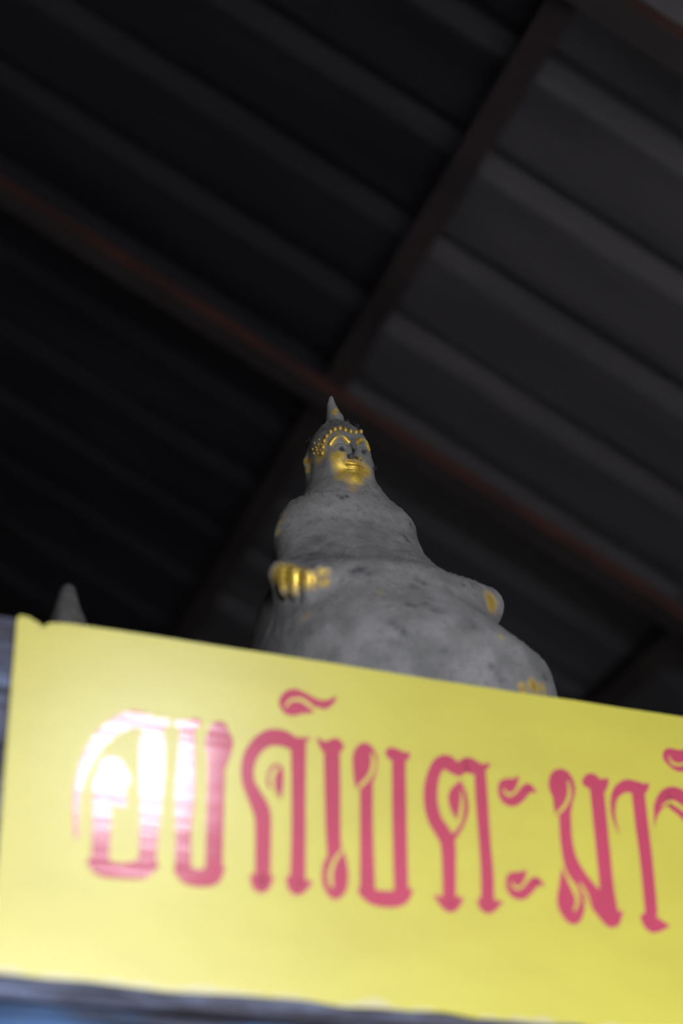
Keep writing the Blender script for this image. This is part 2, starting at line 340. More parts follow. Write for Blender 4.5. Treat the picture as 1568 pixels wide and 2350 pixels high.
def catmull(pts, closed=False, sub=6):
    P = [np.array(p, float) for p in pts]; N = len(P); out = []
    rngi = range(N if closed else N - 1)
    for i in rngi:
        if closed: a, b, c, d = P[i - 1], P[i], P[(i + 1) % N], P[(i + 2) % N]
        else: a, b, c, d = P[max(i - 1, 0)], P[i], P[i + 1], P[min(i + 2, N - 1)]
        for s in range(sub):
            t = s / sub
            out.append(0.5 * ((2 * b) + (-a + c) * t + (2 * a - 5 * b + 4 * c - d) * t * t + (-a + 3 * b - 3 * c + d) * t ** 3))
    if not closed: out.append(P[-1])
    return out
class Glyph:
    def __init__(self, ox, oy, s): self.ox, self.oy, self.s = ox, oy, s; self.polys = []; self.lines = []
    def stroke(self, *pts): self.polys.append(self._stroke(pts)); return self
    def line(self, *pts): self.lines.append(self._stroke(pts)); return self
    def poly(self, *pts): self.polys.append([p for p in catmull(pts, True, 4)]); return self
    def _stroke(self, pts):
        c = catmull(pts, False, 6); L_, R_ = [], []
        for i, p in enumerate(c):
            t = c[min(i + 1, len(c) - 1)][:2] - c[max(i - 1, 0)][:2]; t = t / (np.linalg.norm(t) + 1e-9); nn = np.array([-t[1], t[0]])
            L_.append(p[:2] + nn * p[2] / 2); R_.append(p[:2] - nn * p[2] / 2)
            if i == 0: t0 = t
        cap_e = [c[-1][:2] + (math.cos(a) * np.array([-t[1], t[0]]) + math.sin(a) * t) * c[-1][2] / 2 for a in np.linspace(0.3, math.pi - 0.3, 5)]
        cap_s = [c[0][:2] + (-math.cos(a) * np.array([-t0[1], t0[0]]) - math.sin(a) * t0) * c[0][2] / 2 for a in np.linspace(0.3, math.pi - 0.3, 5)]
        return ('strip', L_, R_, cap_e, cap_s)
    def build(self, lab):
        o = self._mesh('letter', self.polys, M_PINK, 0.0003); to_sign(o); tag(o, lab)
        if self.lines:
            for ln in self.lines:
                q = self._mesh('inline_stroke', [ln], M_YELLOW, 0.0010); q.parent = o
        return o
    def _mesh(self, name, polys, mat, base):
        bm = bmesh.new()
        for k, pl in enumerate(polys):
            yy = SIGN_Y - base - 0.00003 * k
            def V(p):
                x, z = on_sign(self.ox + p[0] * self.s, self.oy + p[1] * self.s); return bm.verts.new((x, yy, z))
            if isinstance(pl, tuple):
                _, L_, R_, ce, cs_ = pl
                lv = [V(p) for p in L_]; rv = [V(p) for p in R_]
                for i in range(len(lv) - 1): bm.faces.new((lv[i], lv[i + 1], rv[i + 1], rv[i]))
                e = [V(p) for p in ce]; bm.faces.new([lv[-1]] + e + [rv[-1]])
                e = [V(p) for p in cs_]; bm.faces.new([rv[0]] + e + [lv[0]])
            else:
                bm.faces.new([V(p) for p in pl])
        bmesh.ops.triangulate(bm, faces=[f for f in bm.faces if len(f.verts) > 4])
        for f in bm.faces:
            f.normal_update()
            if f.normal.y > 0: f.normal_flip()
        ex = bmesh.ops.extrude_face_region(bm, geom=list(bm.faces), use_keep_orig=True)
        for v in [g for g in ex['geom'] if isinstance(g, bmesh.types.BMVert)]: v.co.y = SIGN_Y - 0.00005
        me = bpy.data.meshes.new(name); bm.to_mesh(me); bm.free(); me.materials.append(mat)
        o = bpy.data.objects.new(name, me); COL.objects.link(o); return o
c1 = (140, 1560, 0.26786); c2 = (530, 1540, 0.27423); c3 = (950, 1680, 0.20408); c4 = (1230, 1680, 0.21556)
Glyph(*c1).stroke((130, 1340, 36), (130, 1050, 58), (165, 850, 84), (230, 680, 112), (330, 520, 130), (450, 410, 140), (580, 345, 150), (700, 350, 135), (800, 385, 110), (890, 372, 80)) \
    .stroke((800, 430, 150), (785, 520, 215), (780, 800, 215), (765, 1150, 175), (745, 1450, 155), (735, 1580, 150)) \
    .stroke((430, 760, 220), (445, 850, 300), (450, 950, 250), (520, 1050, 100)) \
    .stroke((355, 880, 170), (350, 1200, 160), (335, 1540, 150)) \
    .stroke((260, 1560, 80), (350, 1610, 150), (520, 1640, 130), (700, 1620, 170), (790, 1590, 90)).build('first letter, washed white by the reflection')
Glyph(*c1).stroke((1000, 372, 60), (1080, 395, 105), (1165, 370, 75)).stroke((1085, 430, 130), (1075, 700, 155), (1062, 1000, 172), (1050, 1300, 135), (1045, 1600, 140)) \
    .stroke((1350, 440, 170), (1352, 530, 245), (1348, 640, 205), (1330, 760, 150)).stroke((1330, 760, 150), (1320, 1200, 150), (1310, 1600, 150)) \
    .stroke((1020, 1625, 110), (1090, 1680, 150), (1200, 1700, 150), (1300, 1675, 170), (1365, 1620, 80)).build('two-stemmed letter with a round head')
Glyph(*c2).poly((400, 265), (435, 185), (520, 148), (610, 175), (700, 225), (770, 245), (830, 235), (885, 205), (865, 265), (800, 318), (740, 308), (705, 295), (690, 350), (600, 358), (510, 375), (440, 345)) \
    .line((455, 300, 14), (500, 250, 24), (580, 242, 30), (650, 285, 30), (705, 335, 20)).build('curled mark above the third letter')
Glyph(*c2).stroke((265, 1720, 130), (270, 1300, 138), (255, 1170, 145), (205, 1060, 130), (150, 940, 110), (138, 830, 110), (160, 720, 120), (225, 620, 128), (320, 560, 140), (430, 562, 135), (520, 600, 115), (590, 590, 70), (650, 565, 24)) \
    .stroke((565, 620, 130), (567, 1000, 118), (566, 1400, 122), (560, 1720, 130)).stroke((180, 1720, 50), (255, 1780, 160), (340, 1730, 44)).stroke((485, 1745, 60), (560, 1800, 160), (660, 1772, 44)) \
    .poly((300, 910), (320, 825), (370, 775), (430, 805), (442, 900), (432, 1000), (412, 1085), (360, 1000), (315, 975)) \
    .line((410, 1080, 10), (350, 980, 30), (345, 880, 44), (385, 815, 30)).build('arched letter under the curled mark')
Glyph(*c2).poly((725, 560), (790, 588), (880, 560), (945, 620), (910, 680), (780, 680), (735, 615)).stroke((845, 650, 135), (850, 1000, 135), (858, 1400, 126), (872, 1550, 130)) \
    .poly((930, 1490), (965, 1580), (985, 1720), (960, 1850), (885, 1915), (815, 1880), (765, 1780), (765, 1650), (800, 1560)) \
    .line((930, 1505, 22), (865, 1590, 32), (830, 1700, 40), (838, 1800, 30)).build('single stem ending in a drop')
Glyph(*c2).poly((1040, 965), (1018, 760), (1035, 660), (1100, 600), (1180, 630), (1230, 740), (1215, 860), (1180, 950), (1085, 985)).stroke((1135, 950, 110), (1135, 1300, 112), (1145, 1830, 130)) \
    .poly((1290, 680), (1330, 640), (1400, 655), (1450, 680), (1495, 682), (1480, 745), (1340, 745)).stroke((1405, 720, 115), (1410, 1200, 120), (1425, 1850, 122)) \
    .stroke((1105, 1840, 90), (1200, 1895, 130), (1350, 1910, 145), (1440, 1885, 130), (1505, 1840, 44)).line((1075, 970, 30), (1160, 880, 36), (1192, 780, 38), (1180, 700, 22)).build('square U-shaped letter with a leaf head')
Glyph(*c3).stroke((400, 1880, 150), (395, 1500, 160), (382, 1250, 168), (320, 1120, 168), (235, 980, 160), (192, 800, 158), (192, 620, 158), (228, 460, 150), (290, 360, 160), (370, 340, 165), (450, 400, 150), (510, 450, 110)) \
    .stroke((500, 440, 120), (590, 370, 170), (680, 400, 160), (760, 410, 110), (845, 365, 36)).stroke((745, 450, 130), (765, 800, 140), (795, 1200, 132), (825, 1600, 145), (830, 1880, 150)) \
    .stroke((245, 1845, 36), (330, 1910, 110), (420, 1945, 170), (510, 1890, 90)).stroke((740, 1900, 70), (840, 1960, 170), (985, 1912, 36)) \
    .poly((505, 575), (420, 635), (385, 720), (400, 830), (440, 920), (480, 985), (512, 860), (530, 700)) \
    .stroke((515, 560, 36), (572, 700, 44), (588, 850, 56), (562, 1000, 46), (505, 1110, 50), (440, 1190, 70)).build('looped letter before the two small marks')
for (dx_, dy_, lab_) in ((0, 0, 'upper small curled mark'), (88, 1050, 'lower small curled mark')):
    Glyph(*c3).poly(*[(x + dx_, y + dy_) for x, y in ((945, 650), (960, 565), (1020, 525), (1110, 522), (1180, 500), (1162, 600), (1110, 690), (1040, 740), (975, 720))]) \
        .stroke(*[(x + dx_, y + dy_, w_) for x, y, w_ in ((985, 690, 80), (1040, 755, 110), (1120, 778, 122), (1200, 720, 120), (1275, 635, 115), (1335, 655, 60), (1385, 690, 8))]) \
        .line(*[(x + dx_, y + dy_, w_) for x, y, w_ in ((1005, 650, 16), (1050, 705, 34), (1115, 695, 34), (1190, 615, 24))]).build(lab_)
Glyph(*c4).poly((205, 870), (190, 730), (140, 600), (140, 500), (180, 420), (260, 390), (350, 430), (410, 540), (420, 650), (390, 760), (370, 850), (250, 890)) \
    .stroke((310, 870, 130), (320, 1100, 130), (350, 1300, 140), (400, 1450, 165), (480, 1570, 160), (580, 1700, 170), (680, 1830, 190), (760, 1930, 195), (812, 1990, 195)) \
    .poly((490, 540), (540, 450), (620, 445), (690, 500), (770, 490), (770, 570), (722, 645), (580, 610)).stroke((650, 600, 150), (690, 1000, 150), (730, 1400, 150), (760, 1700, 155), (795, 1920, 165)).stroke((835, 1990, 170), (915, 1920, 36)) \
    .poly((280, 1450), (250, 1600), (225, 1780), (250, 1900), (330, 2020), (420, 2050), (490, 1990), (520, 1860), (500, 1750), (440, 1690), (360, 1590)) \
    .line((230, 870, 34), (310, 780, 38), (355, 660, 38), (340, 530, 16)).line((300, 1480, 26), (380, 1640, 34), (440, 1780, 38), (410, 1900, 24)).line((470, 1610, 14), (530, 1720, 30), (585, 1850, 8)).build('slanting letter with leaf head and drop foot')
Glyph(*c4).stroke((885, 1075, 10), (845, 965, 28), (822, 850, 48), (830, 720, 70), (872, 630, 110), (960, 575, 140), (1060, 590, 135), (1140, 600, 120), (1190, 560, 40)).stroke((1090, 640, 140), (1130, 1000, 140), (1180, 1400, 135), (1230, 1920, 135)) \
    .stroke((1150, 1970, 80), (1255, 2050, 180), (1405, 2065, 36)).build('hooked letter near the right edge of the photo')
Glyph(*c4).stroke((1262, 1010, 8), (1275, 900, 40), (1320, 770, 120), (1430, 690, 220), (1560, 770, 240), (1650, 920, 150)).stroke((1650, 880, 140), (1700, 1400, 140), (1750, 1920, 135)).stroke((1670, 1980, 80), (1770, 2060, 180), (1910, 2075, 36)) \
    .line((1340, 795, 14), (1430, 745, 34), (1560, 815, 44), (1620, 870, 20)).build('letter cut by the right edge of the photo')
Glyph(*c4).poly((1350, 250), (1370, 190), (1430, 170), (1520, 190), (1600, 180), (1700, 150), (1690, 290), (1620, 400), (1530, 425), (1440, 380), (1370, 310)).line((1415, 265, 10), (1450, 330, 26), (1530, 352, 28), (1610, 310, 18)).build('curled mark cut by the right edge of the photo')

# ------------------------------------------------------------------ statue
PSI = math.radians(2.0); ROLL = math.radians(4.0)
ax_ = at(815, 1150, 2.0); ORG = np.array([ax_[0], ax_[1], 2.215]); BASE = SHELF - 2.215 + 0.0004
RZ = np.array([[math.cos(PSI), -math.sin(PSI), 0], [math.sin(PSI), math.cos(PSI), 0], [0, 0, 1]])
_c, _s = math.cos(ROLL), math.sin(ROLL); RY = np.array([[_c, 0, -_s], [0, 1, 0], [_s, 0, _c]]); PIV = np.array([0, 0, 0.17])
def up2loc(p): return RY @ (np.array(p, float) - PIV) + PIV           # upright body frame -> statue frame (it leans a little)
def px_up(px, py, yl):
    """point of the upright body frame on the pixel's ray at local y = yl"""
    o = RZ.T @ (CAM - ORG); d = RZ.T @ ray(px, py)
    p = o + d * ((yl - o[1]) / d[1]); return RY.T @ (p - PIV) + PIV

f32 = np.float32
def axis(segs):
    out = [segs[0][0]]
    for a, b, s in segs: out += list(np.linspace(a, b, max(2, int(round((b - a) / s)) + 1))[1:])
    return np.array(out, f32)
gx = axis([(-0.26, -0.075, 0.003), (-0.075, 0.035, 0.0008), (0.035, 0.28, 0.003)])
gy = axis([(-0.20, -0.060, 0.003), (-0.060, 0.045, 0.0009), (0.045, 0.19, 0.0035)])
gz = axis([(-0.004, 0.16, 0.003), (0.16, 0.345, 0.0022), (0.345, 0.53, 0.0008)])
def smin(a, b, k):
    h = np.clip(0.5 + 0.5 * (b - a) / k, 0, 1); return b + (a - b) * h - k * h * (1 - h)
def smax(a, b, k): return -smin(-a, -b, k)
class SDF:
    """signed distance shapes over point arrays x, y, z (upright body frame)"""
    def __init__(s, x, y, z): s.x, s.y, s.z = x, y, z
    def ell(s, c, r):
        a, b, d = (s.x - c[0]) / r[0], (s.y - c[1]) / r[1], (s.z - c[2]) / r[2]
        k0 = np.sqrt(a * a + b * b + d * d); k1 = np.sqrt((a / r[0]) ** 2 + (b / r[1]) ** 2 + (d / r[2]) ** 2)
        return k0 * (k0 - 1) / np.maximum(k1, 1e-6)
    def cap(s, p, q, r1, r2):
        bx, by, bz = q[0] - p[0], q[1] - p[1], q[2] - p[2]; l2 = bx * bx + by * by + bz * bz
        ax, ay, az = s.x - p[0], s.y - p[1], s.z - p[2]
        h = np.clip((ax * bx + ay * by + az * bz) / l2, 0, 1)
        return np.sqrt((ax - h * bx) ** 2 + (ay - h * by) ** 2 + (az - h * bz) ** 2) - (r1 + (r2 - r1) * h)
    def chain(s, pts, k=0.0):
        d = None
        for (p, q) in zip(pts[:-1], pts[1:]):
            e = s.cap(p[:3], q[:3], p[3], q[3]); d = e if d is None else np.minimum(d, e)
        return d
HS = 1.035; HC = (0.0, 0.004, 0.432)
def hp(x, y, z): return (HC[0] + (x) * HS, HC[1] + (y - 0.004) * HS, HC[2] + (z - 0.432) * HS)
def arc3(pts, n=10):
    P = np.array(pts); t = np.linspace(0, 1, len(P)); c = [np.polyfit(t, P[:, k], 2) for k in range(3)]
    return [tuple(float(np.polyval(c[k], u)) for k in range(3)) for u in np.linspace(0, 1, n)]
BROW = [arc3([hp(sg * a, b, c) for (a, b, c) in ((0.0055, -0.0372, 0.4240), (0.0095, -0.0370, 0.4285), (0.0145, -0.0352, 0.4310), (0.0195, -0.0325, 0.4290), (0.0240, -0.0285, 0.4235))]) for sg in (-1, 1)]
BROW_R = [0.0010 + 0.0020 * math.sin(math.pi * (0.12 + 0.8 * u)) for u in np.linspace(0, 1, 10)]
def head_sdf(x, y, z):
    s = SDF(x, y, z)
    d = s.ell(hp(0, 0.004, 0.432), (0.0352 * HS, 0.039 * HS, 0.037 * HS))
    d = smin(d, s.ell(hp(0, -0.007, 0.406), (0.0275 * HS, 0.030 * HS, 0.036 * HS)), 0.018)
    d = smin(d, s.ell(hp(0, 0.006, 0.461), (0.019, 0.020, 0.014)), 0.014)          # ushnisha
    d = smin(d, s.ell(hp(0, -0.030, 0.379), (0.009, 0.007, 0.006)), 0.009)         # chin
    for sg in (-1, 1):
        d = smin(d, s.ell(hp(sg * 0.0165, -0.026, 0.403), (0.010, 0.008, 0.011)), 0.012)   # cheek
        d = smax(d, -s.ell(hp(sg * 0.0125, -0.0405, 0.4185), (0.0085, 0.006, 0.0058)), 0.005)  # eye socket
        d = smin(d, s.ell(hp(sg * 0.0130, -0.0335, 0.4180), (0.0065, 0.0042, 0.0040)), 0.0015)  # lid
        d = smax(d, -s.cap(hp(sg * 0.0075, -0.0385, 0.4160), hp(sg * 0.0185, -0.0345, 0.4165), 0.0009, 0.0007), 0.0008)  # eye slit
        br = BROW[0 if sg < 0 else 1]
        d = smin(d, s.chain([(*p, r) for p, r in zip(br, BROW_R)]), 0.0022)
        d = smin(d, s.ell(hp(sg * 0.0055, -0.0405, 0.4020), (0.0032, 0.0034, 0.0028)), 0.003)   # nostril wing
        ex = 0.0325
        d = smin(d, s.chain([(*hp(sg * (ex - .001), 0.010, 0.434), 0.004), (*hp(sg * (ex + .003), 0.013, 0.424), 0.0045), (*hp(sg * (ex + .002), 0.010, 0.408), 0.004), (*hp(sg * (ex - .002), 0.008, 0.392), 0.0045)]), 0.004)  # ear with long lobe
    d = smin(d, s.chain([(*hp(0, -0.0375, 0.4245), 0.0026), (*hp(0, -0.0420, 0.412), 0.0028), (*hp(0, -0.0448, 0.4035), 0.0034)]), 0.004)  # nose
    for (zz, yy, wd, r) in ((0.3962, -0.0372, 0.0112, 0.0018), (0.3918, -0.0372, 0.0108, 0.0020), (0.3872, -0.0350, 0.0090, 0.0016)):   # lips
        d = smin(d, s.chain([(*hp(t * wd, yy + 0.0036 * t * t, zz + 0.0022 * t * t), r * (1 - 0.45 * t * t)) for t in np.linspace(-1, 1, 9)]), 0.0012)
    # flame finial
    d = smin(d, s.chain([(*hp(0, 0.004, 0.466), 0.0130), (*hp(0.000, 0.004, 0.482), 0.0108), (*hp(-0.0025, 0.004, 0.501), 0.0056), (*hp(-0.0020, 0.004, 0.5105), 0.0029)]), 0.003)
    d = smin(d, s.cap(hp(0.003, -0.006, 0.470), hp(-0.001, 0.000, 0.500), 0.0022, 0.0012), 0.002)
    return d
HANDP = [px_up(*q) for q in ((652, 1312, -0.100), (675, 1316, -0.108), (706, 1320, -0.117), (733, 1308, -0.121), (752, 1312, -0.124))]
def smooth_prof(rows):
    zz = np.array([r[0] for r in rows]); out = []
    zd = np.linspace(zz[0], zz[-1], 400)
    for c in range(1, 5):
        v = np.interp(zd, zz, [r[c] for r in rows])
        kx = np.exp(-np.linspace(-2, 2, 17) ** 2); kx /= kx.sum()
        out.append(np.convolve(np.pad(v, 8, mode='edge'), kx, 'valid'))
    return zd, out
# cross-sections of the web- and dust-shrouded figure: height, right, left, front, back
PROF = smooth_prof([(-0.02, .188, .150, .195, .15), (0.06, .190, .150, .195, .15), (0.104, .186, .148, .190, .14), (0.120, .168, .143, .184, .13), (0.140, .147, .136, .172, .115), (0.16, .136, .130, .157, .10), (0.18, .131, .125, .145, .09),
                    (0.200, .134, .121, .130, .08), (0.212, .130, .116, .121, .07), (0.222, .118, .110, .113, .066), (0.232, .109, .103, .105, .062), (0.245, .099, .097, .094, .058), (0.262, .091, .090, .080, .055), (0.285, .085, .085, .064, .052),
                    (0.310, .082, .082, .054, .050), (0.332, .081, .085, .053, .048), (0.345, .071, .078, .049, .045), (0.354, .058, .060, .044, .043), (0.368, .050, .051, .039, .040), (0.385, .042, .043, .032, .037), (0.402, .036, .037, .026, .034), (0.420, .031, .031, .022, .030), (0.44, .02, .02, .015, .02)])
def body_sdf(x, y, z):
    zd, (R_, L_, Fr, Bk) = PROF
    zf = z.ravel() if z.size < 4000 else None
    R2, L2, F2, B2 = (np.interp(z, zd, a).astype(f32) for a in (R_, L_, Fr, Bk))
    cx = (R2 - L2) / 2; rx = (R2 + L2) / 2; cy = (B2 - F2) / 2; ry = (B2 + F2) / 2
    p = 2.35
    k = (np.abs((x - cx) / rx) ** p + np.abs((y - cy) / ry) ** p) ** (1 / p)
    d = (k - 1) * np.minimum(rx, ry) * 0.8
    return smax(d, z - 0.43, 0.004)
def legs_sdf(x, y, z):
    s = SDF(x, y, z); h = HANDP
    d = s.chain([(0.060, -0.045, 0.195, 0.018), (0.119, -0.082, 0.203, 0.0185), (0.06, -0.108, 0.190, 0.018)])       # left knee
    d = smin(d, s.chain([(-0.104, -0.082, 0.200, 0.018), (-0.03, -0.112, 0.196, 0.020), (0.03, -0.112, 0.198, 0.020)]), 0.012)
    d = smin(d, s.chain([(0.070, -0.012, 0.26, 0.012), (0.045, -0.070, 0.220, 0.011), (0.0, -0.090, 0.216, 0.011)]), 0.012)
    d = smin(d, s.chain([(-0.074, -0.010, 0.30, 0.014), (-0.080, -0.040, 0.232, 0.014), (float(h[0][0]), float(h[0][1]) + .012, float(h[0][2]) + .004, 0.013)]), 0.012)
    return d
def hand_sdf(x, y, z):
    s = SDF(x, y, z); d = None
    for i, q in enumerate(HANDP):
        e = s.chain([(q[0] + .002, q[1] + .016, q[2] + .008, 0.0085), (q[0], q[1], q[2], 0.0075), (q[0], q[1] + .003, q[2] - 0.020, 0.0060)])
        d = e if d is None else smin(d, e, 0.002)
    return d
def statue_sdf(x, y, z):
    # upright frame coordinates for the slightly leaning figure
    xu = _c * x + _s * (z - PIV[2]); zu = -_s * x + _c * (z - PIV[2]) + PIV[2]
    yu = y
    d = smin(body_sdf(xu, yu, zu), legs_sdf(xu, yu, zu), 0.026); d = smin(d, hand_sdf(xu, yu, zu), 0.010)
    for i in range(-2, 3):                                   # lotus petals showing at the right of the base
        a = 2 * math.pi * i / 36; px_, py_ = 0.010 + 0.170 * math.cos(a), -0.025 + 0.155 * math.sin(a)
        d = smin(d, SDF(x, y, z).ell((px_, py_, 0.118), (0.011, 0.012, 0.013)), 0.004)
    return np.maximum(d, BASE - z), xu, yu, zu
def full_field():
    x = gx[:, None, None]; y = gy[None, :, None]; z = gz[None, None, :]
    F = np.full((len(gx), len(gy), len(gz)), 0.05, f32)
    iz = np.searchsorted(gz, 0.40)
    d, xu, yu, zu = statue_sdf(x + 0 * y + 0 * z[:, :, :iz + 40], y, z[:, :, :iz + 40])
    F[:, :, :iz + 40] = d
    # head block
    i0, i1 = np.searchsorted(gx, -0.085), np.searchsorted(gx, 0.055); j0, j1 = np.searchsorted(gy, -0.065), np.searchsorted(gy, 0.06); k0 = np.searchsorted(gz, 0.34)
    xb = gx[i0:i1][:, None, None]; yb = gy[j0:j1][None, :, None]; zb = gz[k0:][None, None, :]
    xb, yb, zb = np.broadcast_arrays(xb, yb, zb)
    xu = _c * xb + _s * (zb - PIV[2]); zu = -_s * xb + _c * (zb - PIV[2]) + PIV[2]
    h = head_sdf(xu, yb, zu).astype(f32)
    F[i0:i1, j0:j1, k0:] = smin(F[i0:i1, j0:j1, k0:], h, 0.012)
    return F
def surface_nets(F, X, Y, Z):
    S = F < 0
    n = S[:-1, :-1, :-1].astype(np.int8)
    for dx, dy, dz in ((1,0,0),(0,1,0),(0,0,1),(1,1,0),(1,0,1),(0,1,1),(1,1,1)):
        n = n + S[dx:S.shape[0]-1+dx, dy:S.shape[1]-1+dy, dz:S.shape[2]-1+dz]
    I, J, K = np.nonzero((n > 0) & (n < 8))
    idx = np.full(n.shape, -1, np.int32); idx[I, J, K] = np.arange(len(I))
    acc = np.zeros((len(I), 3)); cnt = np.zeros(len(I))
    co = [(a, b, c) for a in (0, 1) for b in (0, 1) for c in (0, 1)]
    for a in co:
        for b in co:
            if a < b and sum(abs(p - q) for p, q in zip(a, b)) == 1:
                fa = F[I+a[0], J+a[1], K+a[2]]; fb = F[I+b[0], J+b[1], K+b[2]]
                m = (fa < 0) != (fb < 0); t = np.where(m, fa / np.where(m, fa - fb, 1), 0)
                pa = np.stack([X[I+a[0]], Y[J+a[1]], Z[K+a[2]]], 1); pb = np.stack([X[I+b[0]], Y[J+b[1]], Z[K+b[2]]], 1)
                acc += np.where(m[:, None], pa + (pb - pa) * t[:, None], 0); cnt += m
    V = acc / cnt[:, None]
    Q = []
    for axn in range(3):
        sl0 = [slice(None)] * 3; sl1 = [slice(None)] * 3; sl0[axn] = slice(0, -1); sl1[axn] = slice(1, None)
        A = S[tuple(sl0)]; B = S[tuple(sl1)]
        i, j, k = np.nonzero(A != B); p = [i, j, k]
        u, v = [a for a in range(3) if a != axn]
        ok = (p[u] > 0) & (p[v] > 0) & (p[u] < F.shape[u] - 1) & (p[v] < F.shape[v] - 1)
        i, j, k = i[ok], j[ok], k[ok]; p = [i, j, k]; ins = A[i, j, k]
        def cell(du, dv):
            q = [a.copy() for a in p]; q[u] -= du; q[v] -= dv; return idx[q[0], q[1], q[2]]
        q = np.stack([cell(0, 0), cell(1, 0), cell(1, 1), cell(0, 1)], 1)
        flip = ins if axn != 1 else ~ins
        q[~flip] = q[~flip][:, ::-1]; Q.append(q)
    return V, np.concatenate(Q)
def vnoise(P, freq, seed):
    q = P * freq + seed * 17.3; i = np.floor(q).astype(np.int64); f = q - i; f = f * f * (3 - 2 * f)
    def h(a, b, c):
        n = (a * 374761393 + b * 668265263 + c * 2147483647 + seed * 1274126177) & 0xffffffff
        n = ((n ^ (n >> 13)) * 1274126177) & 0xffffffff; return ((n ^ (n >> 16)) & 0xffff) / 65535.0
    r = 0
    for a in (0, 1):
        for b in (0, 1):
            for c in (0, 1):
                wgt = (f[:, 0] if a else 1 - f[:, 0]) * (f[:, 1] if b else 1 - f[:, 1]) * (f[:, 2] if c else 1 - f[:, 2])
                r = r + wgt * h(i[:, 0] + a, i[:, 1] + b, i[:, 2] + c)
    return r - 0.5
F = full_field()
V, Q = surface_nets(F, gx.astype(float), gy.astype(float), gz.astype(float)); del F
me = bpy.data.meshes.new('body')
me.vertices.add(len(V)); me.vertices.foreach_set('co', V.astype(f32).ravel())
me.loops.add(4 * len(Q)); me.loops.foreach_set('vertex_index', Q.astype(np.int32).ravel())
me.polygons.add(len(Q)); me.polygons.foreach_set('loop_start', np.arange(0, 4 * len(Q), 4, dtype=np.int32))
me.polygons.foreach_set('use_smooth', np.ones(len(Q), bool))
me.update(calc_edges=True); me.validate()
Nrm = np.zeros(3 * len(V), f32); me.vertices.foreach_get('normal', Nrm); Nrm = Nrm.reshape(-1, 3)
cen = V.mean(0)
if np.mean(np.sum((V - cen) * Nrm, 1)) < 0: print('statue normals point inwards'); me.flip_normals(); Nrm = -Nrm
# where gilding shows and where dark stains and eye spots sit, located on the surface
LOCAL_CAM = RZ.T @ (CAM - ORG)
bvh = BVHTree.FromPolygons(V.tolist(), Q.tolist())
def spot(px, py):
    d = Vector(RZ.T @ ray(px, py)).normalized(); h = bvh.ray_cast(Vector(LOCAL_CAM), d)
    if h[0] is None:
        h = min((bvh.find_nearest(Vector(LOCAL_CAM + RZ.T @ ray(px, py) * t)) for t in np.linspace(1.8, 2.15, 60)), key=lambda q: q[3])
    return np.array(h[0])
MPX = 2.0 / FPX
GOLD = [(792, 1076, 22, .9), (802, 1064, 16, .85), (820, 1076, 22, .95), (818, 1094, 18, .9), (838, 1082, 16, .75), (776, 1048, 18, .75), (785, 1090, 18, .6), (806, 1100, 18, .6), (780, 1064, 18, .7),
        (735, 1046, 18, .6), (726, 1032, 14, .55), (740, 1022, 12, .55), (752, 1000, 9, .35), (704, 1058, 9, .9), (707, 1078, 8, .8), (712, 1060, 10, .6), (768, 946, 7, .75), (773, 940, 6, .8),
        (810, 1122, 16, .38), (768, 1075, 10, .4), (768, 1020, 12, .35), (775, 995, 10, .28),
        (644, 1196, 13, .40), (638, 1222, 12, .40), (652, 1180, 12, .3), (655, 1322, 30, .9), (640, 1330, 18, .8), (684, 1326, 24, .85), (712, 1330, 20, .75), (742, 1314, 13, .6), (745, 1335, 12, .6), (670, 1345, 20, .6),
        (1128, 1382, 22, .8), (1122, 1398, 14, .45), (870, 1360, 16, .25), (1150, 1462, 14, .32), (1225, 1574, 16, .8), (1200, 1580, 12, .7), (1245, 1580, 14, .6), (700, 1415, 22, .25), (860, 1325, 12, .25)]
DARK = [(808, 1042, 8, .9), (813, 1034, 6, .9), (803, 1048, 7, .7), (785, 1031, 5, 1.5), (835, 1038, 5, 1.3), (785, 1142, 7, .8), (796, 1139, 5, .9), (776, 1138, 5, .6), (935, 1238, 6, .8), (928, 1230, 5, .8), (941, 1246, 4, .7), (918, 1225, 5, .5),
        (828, 1308, 12, .8), (812, 1312, 10, .7), (845, 1316, 10, .6), (960, 1330, 10, .5), (972, 1338, 9, .6), (950, 1345, 9, .5), (940, 1388, 8, .7), (952, 1390, 6, .7), (1000, 1402, 9, .5), (975, 1385, 7, .5), (900, 1430, 12, .5), (912, 1440, 9, .5), (926, 1450, 8, .6), (897, 1472, 9, .4),
        (1130, 1530, 8, .6), (1142, 1548, 8, .6), (1150, 1562, 7, .6), (1090, 1440, 9, .4), (1022, 1494, 8, .4), (668, 1448, 9, .35), (680, 1400, 9, .35), (712, 1452, 9, .35),
        (790, 972, 16, .55), (815, 978, 12, .7), (765, 975, 12, .65), (830, 980, 9, .7), (745, 985, 10, .45), (730, 1240, 16, .3), (760, 1250, 16, .3), (720, 1275, 18, .35), (850, 1275, 20, .2)]
gold = np.zeros(len(V)); dark = np.zeros(len(V))
for arr, lst in ((gold, GOLD), (dark, DARK)):
    for (px, py, r, s) in lst:
        c = spot(px, py); dd = np.sum((V - c) ** 2, 1) / (r * MPX) ** 2
        np.maximum(arr, s * np.exp(-dd * 0.7), out=arr)
VU = (V - PIV) @ RY + PIV
sB = SDF(VU[:, 0], VU[:, 1], VU[:, 2])
for br in BROW:
    db = sB.chain([(*p, 0.0018) for p in br]); np.maximum(gold, np.exp(-(np.maximum(db, 0) / 0.0011) ** 2), out=gold)
gold = np.clip(gold - 0.8 * dark, 0, 1)
